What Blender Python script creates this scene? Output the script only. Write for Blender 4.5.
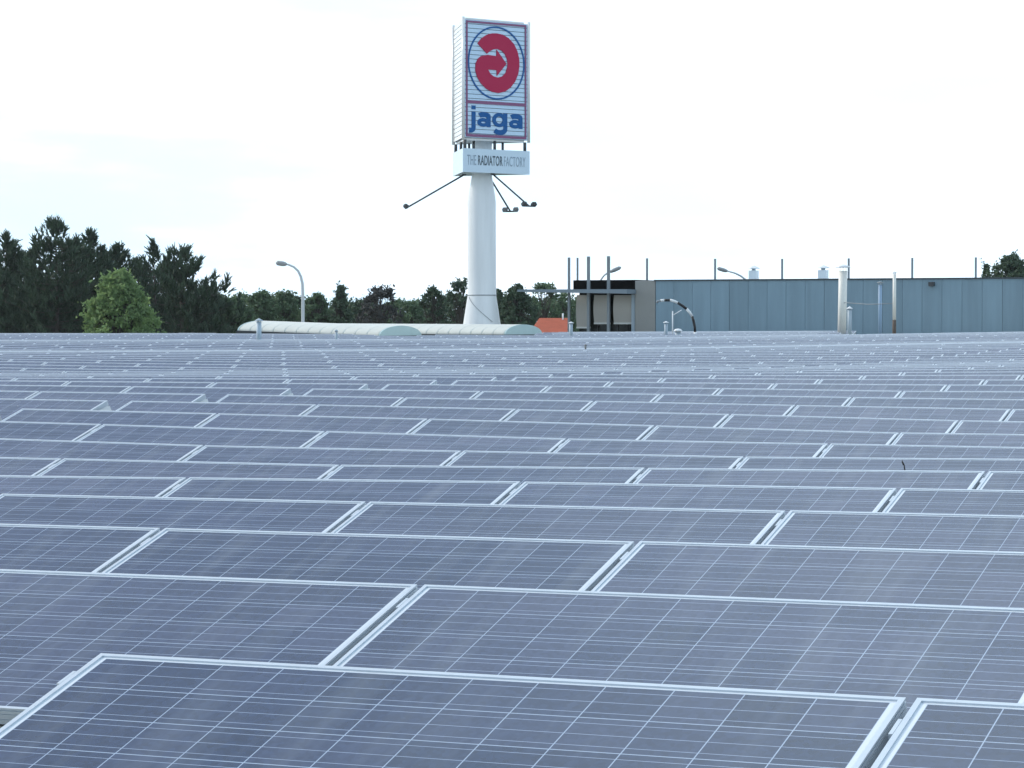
import bpy, bmesh, math, random
from mathutils import Vector, Matrix, Euler
from mathutils.geometry import tessellate_polygon
R = math.radians
random.seed(7)
for o in list(bpy.data.objects): bpy.data.objects.remove(o)
scene = bpy.context.scene
col = scene.collection

# ------------------------------------------------------------------ camera, sky, sun, exposure
F = 2774.0            # focal length in pixels of the 1024 px wide frame (a compact camera zoomed in)
EYE = 7.2             # camera height above the ground
HOR = 322.0           # picture row of the horizon
cd = bpy.data.cameras.new('camera'); cam = bpy.data.objects.new('camera', cd); col.objects.link(cam)
cd.sensor_width = 36; cd.lens = 36 * F / 1024; cd.clip_start = .1; cd.clip_end = 6000
cam.location = (0, 0, EYE); cam.rotation_euler = (R(90) - math.atan((384 - HOR) / F), 0, 0)
scene.camera = cam
SUN_AZ, SUN_EL = R(-66), R(36)      # clockwise from +Y (straight ahead): the sun stands to the left, a little ahead
w = bpy.data.worlds.new('World'); scene.world = w; w.use_nodes = True
nt = w.node_tree; nt.nodes.clear()
N = nt.nodes.new; L = nt.links.new
out = N('ShaderNodeOutputWorld'); bg = N('ShaderNodeBackground'); sky = N('ShaderNodeTexSky')
sky.sky_type = 'NISHITA'; sky.sun_disc = False; sky.sun_elevation = SUN_EL; sky.sun_rotation = SUN_AZ
sky.air_density = 1.0; sky.dust_density = 2.0; sky.ozone_density = 1.5
tc = N('ShaderNodeTexCoord'); mp = N('ShaderNodeMapping'); mp.inputs['Scale'].default_value = (2.6, 2.6, 11)
nz = N('ShaderNodeTexNoise'); nz.inputs['Scale'].default_value = 2.2; nz.inputs['Detail'].default_value = 5; nz.inputs['Roughness'].default_value = .55
cr = N('ShaderNodeMapRange'); cr.inputs[1].default_value = .35; cr.inputs[2].default_value = .68
cr.inputs[3].default_value = -.16; cr.inputs[4].default_value = .16
sepn = N('ShaderNodeSeparateXYZ'); L(tc.outputs['Generated'], sepn.inputs[0])
def rng_(sock, a, b, c, d):
    m = N('ShaderNodeMapRange'); m.interpolation_type = 'SMOOTHSTEP'
    for i, v in enumerate((a, b, c, d)): m.inputs[i + 1].default_value = v
    L(sock, m.inputs[0]); return m.outputs[0]
def mth(op, a, b):
    m = N('ShaderNodeMath'); m.operation = op; m.use_clamp = op == 'ADD'
    for i, q in enumerate((a, b)):
        if isinstance(q, float): m.inputs[i].default_value = q
        else: L(q, m.inputs[i])
    return m.outputs[0]
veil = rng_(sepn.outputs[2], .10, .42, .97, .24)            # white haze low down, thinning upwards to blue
added_cloud = mth('MULTIPLY', rng_(sepn.outputs[0], -.24, .06, 0., .62), rng_(sepn.outputs[2], .50, .66, .25, 1.))   # added bright cloud out of frame on the right, for the panels to reflect
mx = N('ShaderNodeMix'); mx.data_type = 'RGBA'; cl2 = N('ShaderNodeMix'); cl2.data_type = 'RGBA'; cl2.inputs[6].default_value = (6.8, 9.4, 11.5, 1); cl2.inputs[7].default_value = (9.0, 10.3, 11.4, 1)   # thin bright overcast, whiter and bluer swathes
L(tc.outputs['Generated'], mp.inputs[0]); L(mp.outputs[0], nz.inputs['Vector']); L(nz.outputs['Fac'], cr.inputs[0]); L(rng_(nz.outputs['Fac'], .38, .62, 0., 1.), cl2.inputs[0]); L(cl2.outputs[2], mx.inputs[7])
L(mth('ADD', mth('ADD', veil, added_cloud), cr.outputs[0]), mx.inputs[0]); L(sky.outputs[0], mx.inputs[6]); bk2 = N('ShaderNodeMix'); bk2.data_type = 'RGBA'; bk2.inputs[7].default_value = (12.6, 14.8, 17.0, 1)
L(mth('MULTIPLY', added_cloud, rng_(sepn.outputs[1], .45, .70, 0., 1.)), bk2.inputs[0]); L(mx.outputs[2], bk2.inputs[6]); L(bk2.outputs[2], bg.inputs[0]); L(bg.outputs[0], out.inputs[0])  # brightens the added cloud straight ahead so the panels gain sheen
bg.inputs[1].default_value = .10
sl = bpy.data.lights.new('sun', 'SUN'); sun = bpy.data.objects.new('sun', sl); col.objects.link(sun)
sl.energy = 1.6; sl.angle = R(10); sl.color = (1, .94, .84)
sdir = Vector((math.sin(SUN_AZ) * math.cos(SUN_EL), math.cos(SUN_AZ) * math.cos(SUN_EL), math.sin(SUN_EL)))
sun.rotation_euler = (-sdir).to_track_quat('-Z', 'Y').to_euler(); sun.location = sdir * 60
scene.view_settings.view_transform = 'Standard'; scene.view_settings.look = 'None'
scene.view_settings.exposure = 0.46; scene.view_settings.gamma = 1; scene.view_settings.use_curve_mapping = False

# ------------------------------------------------------------------ helpers
def mat(name, base, rough=.6, metal=0, spec=.5, noise=0, nscale=3, bump=0, coat=0):
    m = bpy.data.materials.new(name); m.use_nodes = True
    t = m.node_tree; b = t.nodes['Principled BSDF']
    b.inputs['Base Color'].default_value = (*base, 1); b.inputs['Roughness'].default_value = rough
    b.inputs['Metallic'].default_value = metal; b.inputs['Specular IOR Level'].default_value = spec
    b.inputs['Coat Weight'].default_value = coat
    if noise or bump:
        c = t.nodes.new('ShaderNodeTexCoord'); n = t.nodes.new('ShaderNodeTexNoise')
        n.inputs['Scale'].default_value = nscale; n.inputs['Detail'].default_value = 6; n.inputs['Roughness'].default_value = .65
        t.links.new(c.outputs['Object'], n.inputs['Vector'])
        if noise:
            r = t.nodes.new('ShaderNodeMapRange'); r.inputs[1].default_value = .25; r.inputs[2].default_value = .75
            r.inputs[3].default_value = 1 - noise; r.inputs[4].default_value = 1 + noise
            v = t.nodes.new('ShaderNodeVectorMath'); v.operation = 'SCALE'; v.inputs[0].default_value = base
            t.links.new(n.outputs['Fac'], r.inputs[0]); t.links.new(r.outputs[0], v.inputs['Scale'])
            t.links.new(v.outputs[0], b.inputs['Base Color'])
        if bump:
            q = t.nodes.new('ShaderNodeBump'); q.inputs['Strength'].default_value = bump; q.inputs['Distance'].default_value = .02
            t.links.new(n.outputs['Fac'], q.inputs['Height']); t.links.new(q.outputs[0], b.inputs['Normal'])
    return m

def streaks(m, base, sx, sz, amt, pitch=None):
    """vertical weather streaks, and a slightly different tint for each sheet"""
    t = m.node_tree; b = t.nodes['Principled BSDF']; nd = t.nodes.new; lk = t.links.new
    c = nd('ShaderNodeTexCoord'); mp_ = nd('ShaderNodeMapping'); mp_.inputs['Scale'].default_value = (sx, sx, sz); lk(c.outputs['Object'], mp_.inputs[0])
    n = nd('ShaderNodeTexNoise'); n.inputs['Scale'].default_value = 1; n.inputs['Detail'].default_value = 7; n.inputs['Roughness'].default_value = .6; lk(mp_.outputs[0], n.inputs['Vector'])
    r = nd('ShaderNodeMapRange'); r.inputs[1].default_value = .25; r.inputs[2].default_value = .75; r.inputs[3].default_value = 1 - amt; r.inputs[4].default_value = 1 + amt; lk(n.outputs['Fac'], r.inputs[0])
    f = r.outputs[0]
    if pitch:
        sp = nd('ShaderNodeSeparateXYZ'); lk(c.outputs['Object'], sp.inputs[0])
        d = nd('ShaderNodeMath'); d.operation = 'DIVIDE'; lk(sp.outputs[0], d.inputs[0]); d.inputs[1].default_value = pitch
        fl = nd('ShaderNodeMath'); fl.operation = 'FLOOR'; lk(d.outputs[0], fl.inputs[0])
        wn = nd('ShaderNodeTexWhiteNoise'); wn.noise_dimensions = '1D'; lk(fl.outputs[0], wn.inputs['W'])
        q = nd('ShaderNodeMapRange'); q.inputs[3].default_value = .93; q.inputs[4].default_value = 1.07; lk(wn.outputs['Value'], q.inputs[0])
        k = nd('ShaderNodeMath'); k.operation = 'MULTIPLY'; lk(f, k.inputs[0]); lk(q.outputs[0], k.inputs[1]); f = k.outputs[0]
    v = nd('ShaderNodeVectorMath'); v.operation = 'SCALE'; v.inputs[0].default_value = base; lk(f, v.inputs['Scale']); lk(v.outputs[0], b.inputs['Base Color'])
    return m
class MB:
    """collects verts / faces (with material slot and optional uv) and links them as ONE mesh object"""
    def __init__(s): s.v = []; s.f = []; s.mi = []; s.uv = []; s.sm = []
    def face(s, pts, mi=0, uv=None, smooth=False):
        i = len(s.v); s.v += [tuple(p) for p in pts]; s.f.append(tuple(range(i, i + len(pts)))); s.mi.append(mi); s.uv.append(uv); s.sm.append(smooth)
    def box(s, c, h, mi=0, M=None):
        i = len(s.v)
        for z in (-1, 1):
            for (x, y) in ((-1, -1), (1, -1), (1, 1), (-1, 1)):
                p = Vector((c[0] + x * h[0], c[1] + y * h[1], c[2] + z * h[2]))
                s.v.append(tuple(M @ p) if M else tuple(p))
        for q in ((3, 2, 1, 0), (4, 5, 6, 7), (0, 1, 5, 4), (1, 2, 6, 5), (2, 3, 7, 6), (3, 0, 4, 7)):
            s.f.append(tuple(i + k for k in q)); s.mi.append(mi); s.uv.append(None); s.sm.append(False)
        return s
    def tube(s, pts, rad, n=10, mi=0, caps=True):
        pts = [Vector(p) for p in pts]; rad = rad if isinstance(rad, (list, tuple)) else [rad] * len(pts)
        i0 = len(s.v); up = None
        for k, p in enumerate(pts):
            d = (pts[min(k + 1, len(pts) - 1)] - pts[max(k - 1, 0)]).normalized()
            a = up if up is not None else (Vector((0, 1, 0)) if abs(d.z) > .7 else Vector((0, 0, 1)))
            a = (a - d * a.dot(d)).normalized(); up = a; b = d.cross(a)
            for j in range(n):
                t = 2 * math.pi * j / n; s.v.append(tuple(p + (a * math.cos(t) + b * math.sin(t)) * rad[k]))
        for k in range(len(pts) - 1):
            for j in range(n):
                a, b = i0 + k * n + j, i0 + k * n + (j + 1) % n
                s.f.append((a, b, b + n, a + n)); s.mi.append(mi); s.uv.append(None); s.sm.append(True)
        if caps:
            s.f.append(tuple(i0 + j for j in reversed(range(n)))); s.mi.append(mi); s.uv.append(None); s.sm.append(False)
            e = i0 + (len(pts) - 1) * n
            s.f.append(tuple(e + j for j in range(n))); s.mi.append(mi); s.uv.append(None); s.sm.append(False)
        return s
    def lathe(s, prof, c=(0, 0, 0), n=20, mi=0):
        return s.tube([(c[0], c[1], c[2] + z) for r_, z in prof], [max(r_, .001) for r_, z in prof], n, mi)
    def prism(s, loops, M, t, mi=0):
        """flat outline(s) (first outer, others holes) in local xy, thickness t along local z, placed by M"""
        tri = tessellate_polygon([[Vector((x, y, 0)) for x, y in lp] for lp in loops])
        flat = [q for lp in loops for q in lp]
        i0 = len(s.v)
        for z in (0, t):
            for x, y in flat: s.v.append(tuple(M @ Vector((x, y, z))))
        n = len(flat)
        for a, b, c in tri:
            pa, pb, pc = flat[a], flat[b], flat[c]
            ccw = (pb[0] - pa[0]) * (pc[1] - pa[1]) - (pb[1] - pa[1]) * (pc[0] - pa[0]) > 0
            f = (a, b, c) if ccw else (c, b, a)
            s.f.append(tuple(i0 + n + k for k in f)); s.f.append(tuple(i0 + k for k in reversed(f)))
            s.mi += [mi] * 2; s.uv += [None] * 2; s.sm += [False] * 2
        k = 0
        for lp in loops:
            m = len(lp)
            for j in range(m):
                a, b = i0 + k + j, i0 + k + (j + 1) % m
                s.f.append((a, b, b + n, a + n)); s.mi.append(mi); s.uv.append(None); s.sm.append(False)
            k += m
        return s
    def mesh(s, name, mats):
        me = bpy.data.meshes.new(name); me.from_pydata(s.v, [], s.f)
        mats = mats if isinstance(mats, (list, tuple)) else [mats]
        for m in mats: me.materials.append(m)
        me.polygons.foreach_set('material_index', s.mi); me.polygons.foreach_set('use_smooth', s.sm)
        if any(u is not None for u in s.uv):
            ul = me.uv_layers.new(name='UVMap')
            for p, u in zip(me.polygons, s.uv):
                if u is not None:
                    for li, q in zip(p.loop_indices, u): ul.data[li].uv = q
        me.update(); return me
    def build(s, name, mats, parent=None):
        return link(name, s.mesh(name, mats), parent)
def link(name, me, parent=None):
    o = bpy.data.objects.new(name, me); col.objects.link(o)
    if parent: o.parent = parent
    return o
def tag(o, label=None, cat=None, group=None, kind=None):
    if label: o['label'] = label
    if cat: o['category'] = cat
    if group: o['group'] = group
    if kind: o['kind'] = kind
    return o
def thing(name, label, cat, loc=(0, 0, 0), rz=0, group=None):
    o = bpy.data.objects.new(name, None); col.objects.link(o); o.empty_display_size = .3
    o.location = loc; o.rotation_euler = (0, 0, rz); return tag(o, label, cat, group)
def at(px, py, Z):
    """world point seen at picture column px / row py at distance Z"""
    return Vector(((px - 512) / F * Z, Z, EYE - (py - HOR) / F * Z))

# ------------------------------------------------------------------ materials
ALU = mat('anodised_aluminium', (.56, .62, .68), .45, .45, noise=.08, nscale=9)
GALV = mat('galvanised_steel', (.50, .53, .55), .5, .5, noise=.14, nscale=14)
ZINC = mat('bright_zinc_plate', (.70, .74, .77), .5, .15, noise=.08, nscale=14)
DARKM = mat('dark_painted_steel', (.055, .06, .065), .5)
GREYM = mat('grey_painted_steel', (.22, .25, .27), .5, noise=.1, nscale=4)
WHITE = mat('white_painted_steel', (.74, .77, .79), .4, noise=.04, nscale=1.2)
CREAM = mat('cream_painted_steel', (.74, .74, .69), .5, noise=.07, nscale=3)
def cell_material():
    m = bpy.data.materials.new('photovoltaic_cells_under_glass'); m.use_nodes = True
    t = m.node_tree; b = t.nodes['Principled BSDF']; nd = t.nodes.new; lk = t.links.new
    def math_(op, a, c=None):
        n = nd('ShaderNodeMath'); n.operation = op
        for i, q in enumerate((a, c)):
            if q is None: continue
            if isinstance(q, (int, float)): n.inputs[i].default_value = q
            else: lk(q, n.inputs[i])
        return n.outputs[0]
    uv = nd('ShaderNodeUVMap'); sp = nd('ShaderNodeSeparateXYZ'); lk(uv.outputs[0], sp.inputs[0])
    P = .1585
    cx = math_('DIVIDE', math_('SUBTRACT', sp.outputs[0], .027), P); cy = math_('DIVIDE', math_('SUBTRACT', sp.outputs[1], .0205), P)
    fx = math_('FRACT', cx); fy = math_('FRACT', cy)
    def near(f, c, hw): return math_('LESS_THAN', math_('ABSOLUTE', math_('SUBTRACT', f, c)), hw)
    gx = math_('GREATER_THAN', math_('ABSOLUTE', math_('SUBTRACT', fx, .5)), .5 - .0088)
    gy = math_('GREATER_THAN', math_('ABSOLUTE', math_('SUBTRACT', fy, .5)), .5 - .0105)
    gap = math_('MAXIMUM', gx, gy)
    outx = math_('MAXIMUM', math_('LESS_THAN', cx, .0), math_('GREATER_THAN', cx, 12.0))
    outy = math_('MAXIMUM', math_('LESS_THAN', cy, .0), math_('GREATER_THAN', cy, 6.0))
    outside = math_('MAXIMUM', outx, outy)
    bus = math_('MAXIMUM', math_('MAXIMUM', near(fy, 1 / 6, .0065), near(fy, .5, .0065)), near(fy, 5 / 6, .0065))
    # one tint per cell, and crystal grain inside each
    cmb = nd('ShaderNodeCombineXYZ'); lk(math_('FLOOR', cx), cmb.inputs[0]); lk(math_('FLOOR', cy), cmb.inputs[1])
    oi = nd('ShaderNodeObjectInfo'); lk(math_('MULTIPLY', oi.outputs['Random'], 97.0), cmb.inputs[2])
    wn = nd('ShaderNodeTexWhiteNoise'); lk(cmb.outputs[0], wn.inputs['Vector'])
    vo = nd('ShaderNodeTexVoronoi'); vo.inputs['Scale'].default_value = 70; lk(uv.outputs[0], vo.inputs['Vector'])
    svo = nd('ShaderNodeSeparateColor'); lk(vo.outputs['Color'], svo.inputs[0])
    br = math_('ADD', math_('ADD', math_('MULTIPLY', wn.outputs['Value'], .38), math_('MULTIPLY', svo.outputs[0], .34)), .61)
    br = math_('MULTIPLY', br, math_('ADD', math_('MULTIPLY', oi.outputs['Random'], .36), .88))
    hue = nd('ShaderNodeMix'); hue.data_type = 'RGBA'; hue.inputs[6].default_value = (.023, .047, .108, 1); hue.inputs[7].default_value = (.042, .052, .092, 1)
    lk(math_('MULTIPLY', math_('ADD', oi.outputs['Random'], wn.outputs['Value']), .5), hue.inputs[0])
    sc = nd('ShaderNodeVectorMath'); sc.operation = 'SCALE'; lk(hue.outputs[2], sc.inputs[0]); lk(br, sc.inputs['Scale'])
    def over(a, colr, fac):
        x = nd('ShaderNodeMix'); x.data_type = 'RGBA'; lk(a, x.inputs[6]); x.inputs[7].default_value = (*colr, 1); lk(fac, x.inputs[0]); return x.outputs[2]
    c = over(sc.outputs[0], (.27, .34, .47), bus)
    c = over(c, (.32, .40, .52), gap)
    c = over(c, (.60, .66, .72), outside)
    # thin dust film gathering in weathered patches
    gm = nd('ShaderNodeNewGeometry'); dn = nd('ShaderNodeTexNoise'); dn.inputs['Scale'].default_value = .55; dn.inputs['Detail'].default_value = 7
    lk(gm.outputs['Position'], dn.inputs['Vector'])
    dr = nd('ShaderNodeMapRange'); dr.inputs[1].default_value = .4; dr.inputs[2].default_value = .8; dr.inputs[3].default_value = .0; dr.inputs[4].default_value = .10
    lk(dn.outputs['Fac'], dr.inputs[0])
    c = over(c, (.26, .26, .28), dr.outputs[0])
    # run-off marks down the slope and a grimy lower edge
    mpu = nd('ShaderNodeMapping'); mpu.inputs['Scale'].default_value = (9, .9, 1); lk(uv.outputs[0], mpu.inputs[0])
    oo = nd('ShaderNodeCombineXYZ'); lk(math_('MULTIPLY', oi.outputs['Random'], 50.0), oo.inputs[2]); va = nd('ShaderNodeVectorMath'); lk(mpu.outputs[0], va.inputs[0]); lk(oo.outputs[0], va.inputs[1])
    rn = nd('ShaderNodeTexNoise'); rn.inputs['Scale'].default_value = 1.0; rn.inputs['Detail'].default_value = 6; lk(va.outputs[0], rn.inputs['Vector'])
    rr_ = nd('ShaderNodeMapRange'); rr_.inputs[1].default_value = .5; rr_.inputs[2].default_value = .8; rr_.inputs[3].default_value = 0; rr_.inputs[4].default_value = .22; lk(rn.outputs['Fac'], rr_.inputs[0])
    c = over(c, (.26, .29, .32), rr_.outputs[0])
    dv = nd('ShaderNodeTexVoronoi'); dv.inputs['Scale'].default_value = 2.2; dv.inputs['Randomness'].default_value = 1; lk(gm.outputs['Position'], dv.inputs['Vector'])
    sd_ = nd('ShaderNodeSeparateColor'); lk(dv.outputs['Color'], sd_.inputs[0])
    spot = math_('MULTIPLY', math_('LESS_THAN', dv.outputs['Distance'], math_('MULTIPLY', sd_.outputs[1], .04)), math_('GREATER_THAN', sd_.outputs[0], .72))
    c = over(c, (.42, .42, .40), math_('MULTIPLY', spot, .7))
    lk(c, b.inputs['Base Color'])
    rg_ = nd('ShaderNodeMapRange'); rg_.inputs[3].default_value = .15; rg_.inputs[4].default_value = .32; lk(dn.outputs['Fac'], rg_.inputs[0]); lk(rg_.outputs[0], b.inputs['Roughness'])
    b.inputs['Roughness'].default_value = .22; b.inputs['IOR'].default_value = 1.5; b.inputs['Specular IOR Level'].default_value = .5
    return m
CELLS = cell_material()

# ------------------------------------------------------------------ the undulating roof
TH = R(24.67); D0, PITCH, MW, MG = 5.51, 1.833, 1.956, .024
U = Vector((math.cos(TH), -math.sin(TH), 0)); NV = Vector((math.sin(TH), math.cos(TH), 0))
TILT = R(17.0); MH = .992
KN = [(-40, -.77), (5, -.774), (8, -.775), (11, -.790), (14, -.8106), (17, -.8541), (20, -.8416), (23, -.7766), (26, -.7324), (29, -.7022), (32, -.6804), (35, -.6785),
      (38, -.69), (41, -.715), (44, -.745), (47, -.755), (50, -.73), (53, -.70), (56, -.68), (60, -.66), (65, -.645), (69, -.67), (73, -.70), (77, -.69),
      (80, -.645), (83, -.605), (87, -.58), (93, -.565), (97, -.58), (102, -.63), (106, -.65), (110, -.64), (115, -.58), (120, -.52), (125, -.49), (130, -.475), (135, -.49), (170, -.6)]
def top_z(X, Y):
    """height of the panels' upper edges, relative to the camera, over the gently rolling roof"""
    wv = Y - .3 * X
    for (a, za), (b, zb) in zip(KN, KN[1:]):
        if wv <= b: break
    z = za + (zb - za) * max(0, min(1, (wv - a) / (b - a)))
    z += .0033 * max(-6, min(X, 30)) + .011 * max(0, min(X, 22) - 4) * max(0, min(1, (118 - wv) / 14))
    return z
RISE = .335
def plan(n, s): return NV * n + U * s
def n_of(p): return p.x * NV.x + p.y * NV.y
def s_of(p): return p.x * U.x + p.y * U.y

# ground, factory hall
GR = mat('grass_and_tarmac_ground', (.07, .085, .05), .9, noise=.4, nscale=.05)
g = MB(); g.face([(-900, -60, 0), (900, -60, 0), (900, 1500, 0), (-900, 1500, 0)])
tag(g.build('ground', GR), kind='structure')
def roof_material():
    m = mat('beige_profiled_roof_sheet', (.36, .35, .30), .55, noise=.14, nscale=.8)
    t = m.node_tree; b = t.nodes['Principled BSDF']
    uv = t.nodes.new('ShaderNodeUVMap'); wv = t.nodes.new('ShaderNodeTexWave'); wv.wave_type = 'BANDS'; wv.bands_direction = 'Y'
    wv.inputs['Scale'].default_value = 2.6; wv.inputs['Distortion'].default_value = 0
    bp = t.nodes.new('ShaderNodeBump'); bp.inputs['Distance'].default_value = .06; bp.inputs['Strength'].default_value = .9
    t.links.new(uv.outputs[0], wv.inputs['Vector']); t.links.new(wv.outputs['Fac'], bp.inputs['Height']); t.links.new(bp.outputs[0], b.inputs['Normal'])
    return m
hall = thing('factory_hall', 'wide low factory hall whose beige profiled roof carries all the solar panels', 'building', (0, 60, 0))
rf = MB(); ns = [2.5 + i * 1.5 for i in range(0, 92)]; ss = [-85 + i * 3.0 for i in range(0, 45)]
def rp(n, s):
    p = plan(n, s); return (p.x, p.y - 60, EYE + top_z(p.x, p.y) - RISE - .012)
for n0, n1 in zip(ns, ns[1:]):
    for s0, s1 in zip(ss, ss[1:]):
        rf.face([rp(n0, s0), rp(n0, s1), rp(n1, s1), rp(n1, s0)], uv=[(s0, n0), (s1, n0), (s1, n1), (s0, n1)])
rf.build('roof', roof_material(), hall)
wl = MB(); a, b_ = ns[0], ns[-1]; sa, sb = ss[0], ss[-1]
edge = [(n, sa) for n in ns] + [(b_, s) for s in ss[1:]] + [(n, sb) for n in reversed(ns[:-1])] + [(a, s) for s in reversed(ss[1:-1])] + [(a, sa)]
for q0, q1 in zip(edge, edge[1:]):
    p0, p1 = rp(*q0), rp(*q1); wl.face([(p0[0], p0[1], 0), (p1[0], p1[1], 0), p1, p0])
wl.build('wall', mat('concrete_hall_wall', (.33, .33, .32), .8, noise=.15), hall)

# ------------------------------------------------------------------ solar panels
TM = Matrix.Translation((0, -.5 * MH * math.cos(TILT), RISE - MH * math.sin(TILT))) @ Matrix.Rotation(TILT, 4, 'X')   # local x along the row, y up the slope
def panel_meshes():
    hx = MW / 2
    fr = MB()
    for sgn in (-1, 1):
        for (hw, z0, z1, ins) in ((.0065, -.0055, 0, 0), (.0045, -.0095, -.0055, .004), (.0065, -.018, -.0095, 0), (.005, -.0205, -.018, .003), (.0065, -.034, -.0205, 0), (.005, -.0365, -.034, .003), (.0065, -.05, -.0365, 0)):
            fr.box((sgn * (hx - ins - hw), MH / 2, (z0 + z1) / 2), (hw, MH / 2 - ins, (z1 - z0) / 2), 0, TM)
            y = MH / 2 + sgn * (MH / 2 - ins - hw)
            fr.box((0, y, (z0 + z1) / 2), (hx - ins - 2 * hw, hw, (z1 - z0) / 2), 0, TM)
    sh = MB(); x0, x1, y0, y1 = -hx + .012, hx - .012, .012, MH - .012
    P = lambda x, y: TM @ Vector((x, y, -.004))
    sh.face([P(x0, y0), P(x1, y0), P(x1, y1), P(x0, y1)], uv=[(x0 + hx, y0), (x1 + hx, y0), (x1 + hx, y1), (x0 + hx, y1)])
    bk = MB(); P = lambda x, y: TM @ Vector((x, y, -.012))
    bk.face([P(x0, y1), P(x1, y1), P(x1, y0), P(x0, y0)])
    yb, yt = -.5 * MH * math.cos(TILT), .5 * MH * math.cos(TILT)
    zt = RISE - .05
    def sup(x):
        m = MB(); MM = Matrix(((0, 0, 1, x), (1, 0, 0, 0), (0, 1, 0, 0), (0, 0, 0, 1)))
        circ = lambda cy, cz, r_: [(cy + r_ * math.cos(-k * math.pi / 6), cz + r_ * math.sin(-k * math.pi / 6)) for k in range(12)]
        m.prism([[(yb + .02, 0), (yt + .17, 0), (yt - .015, zt), (yt - .06, zt), (yb + .02, .035)], circ(yt - .04, zt - .12, .04), circ(yt - .22, .09, .05), circ(yt + .05, .06, .03)], MM, .003)
        m.box((x + .014, (yb + yt + .19) / 2, .006), (.024, (yt - yb + .15) / 2, .006))
        return m
    cl = MB()
    cl.box((-hx - .0055, .85, -.006), (.0045, .036, .006), 0, TM)
    return fr, sh, bk, sup(-hx + .03), sup(hx - .034), cl, sup(hx + .03)
FRm, SHm, BKm, SU0, SU1, CLm, SUE = panel_meshes()
mesh_fr = FRm.mesh('panel_frame', ALU); mesh_sh = SHm.mesh('cell_sheet', CELLS); mesh_s0 = SU0.mesh('support_bracket', GALV); mesh_s1 = SU1.mesh('support_bracket', GALV)
mesh_se = SUE.mesh('support_bracket', ZINC); mesh_bk = BKm.mesh('back_sheet', WHITE); mesh_cl = CLm.mesh('clamp', ALU)

# skylights are known first: panels keep clear of them
VA_Z = 122.0
def xz_dir(px, Z): return (px - 512) / F * Z
def hidden(p, zt):
    """is the panel's upper edge behind a nearer crest?"""
    ang = zt / p.y; d = p.x / p.y; Z = 8.0
    while Z < p.y - 2.2:
        if top_z(d * Z, Z) / Z > ang + .0002: return True
        Z += 1.5
    return False
S0 = [.366, .304, .251, .187, .116, .06, -.011, -.056, -.103, -.153, -.194, -.247, -.292, -.331, -.406, -.449] + [-.449 - .045 * i + (.62 if i > 17 else 0) - (1.05 if i > 30 else 0) + (.4 if i > 42 else 0) for i in range(1, 80)]
mods = []
for r in range(1, 72):
    n = D0 + PITCH * (r - 1)
    for k in range(-40, 30):
        s = S0[r - 1] + (MW + MG) * k - (.236 if k < -7 else 0)
        c = plan(n, s + MW / 2)
        if c.y < 3: continue
        e0, e1 = plan(n, s), plan(n, s + MW)
        px0, px1 = 512 + F * e0.x / e0.y, 512 + F * e1.x / e1.y
        lo = px0 - 200 / r ** 1.3; wpx = px1 - px0
        if r == 1 and k < -2: continue
        if px1 < 2 - 2.2 * wpx or lo > 1022 + 2.2 * wpx: continue
        off_frame = px1 < 2 or lo > 1022         # neighbours just outside the frame go into the field
        wv = c.y - .3 * c.x; pc = 512 + F * c.x / c.y
        if wv > 131: continue
        if pc > 838 and wv > 97: continue
        if 232 < pc < 550 and n > n_of(Vector((xz_dir(400 if pc < 421 else 523, VA_Z), VA_Z, 0))) - (4.4 if pc > 372 else 2.4): continue
        z0, z1 = top_z(e0.x, e0.y), top_z(e1.x, e1.y)
        mods.append((r, k, s, n, c, z0, z1, min(px1, 1024) - max(px0, 0), hidden(c, (z0 + z1) / 2) or off_frame))
seen = sorted([m for m in mods if not m[8]], key=lambda m: m[4].length)
single = seen[:300]; ids = {(m[0], m[1]) for m in single}; rest = [m for m in mods if (m[0], m[1]) not in ids]
ORD = 'first second third fourth fifth sixth seventh eighth ninth tenth eleventh twelfth thirteenth fourteenth fifteenth sixteenth seventeenth eighteenth nineteenth twentieth'.split()
TENS = {2: 'twenty', 3: 'thirty', 4: 'forty', 5: 'fifty'}
def ordinal(i):
    if i <= 20: return ORD[i - 1]
    t, u = divmod(i, 10)
    return TENS[t] + ('ieth' if False else '') if u == 0 and False else (TENS[t][:-1] + 'ieth' if u == 0 else TENS[t] + '-' + ORD[u - 1])
rowrank = {r: i + 1 for i, r in enumerate(sorted({m[0] for m in seen}))}
byrow = {}
for m in seen: byrow.setdefault(m[0], []).append(m)
rng = random.Random(3)
def place(m):
    r, k, s, n, c, z0, z1 = m[:7]
    base = c - NV * (.5 * MH * math.cos(TILT)); z = EYE + (z0 + z1) / 2 - RISE
    M = Matrix.Translation((base.x, base.y, z)) @ Matrix.Rotation(-TH, 4, 'Z') @ Matrix.Rotation(-math.atan2(z1 - z0, MW), 4, 'Y')
    return M @ Matrix.Rotation(R(rng.uniform(-.16, .16)), 4, 'X')
first = None
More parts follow.
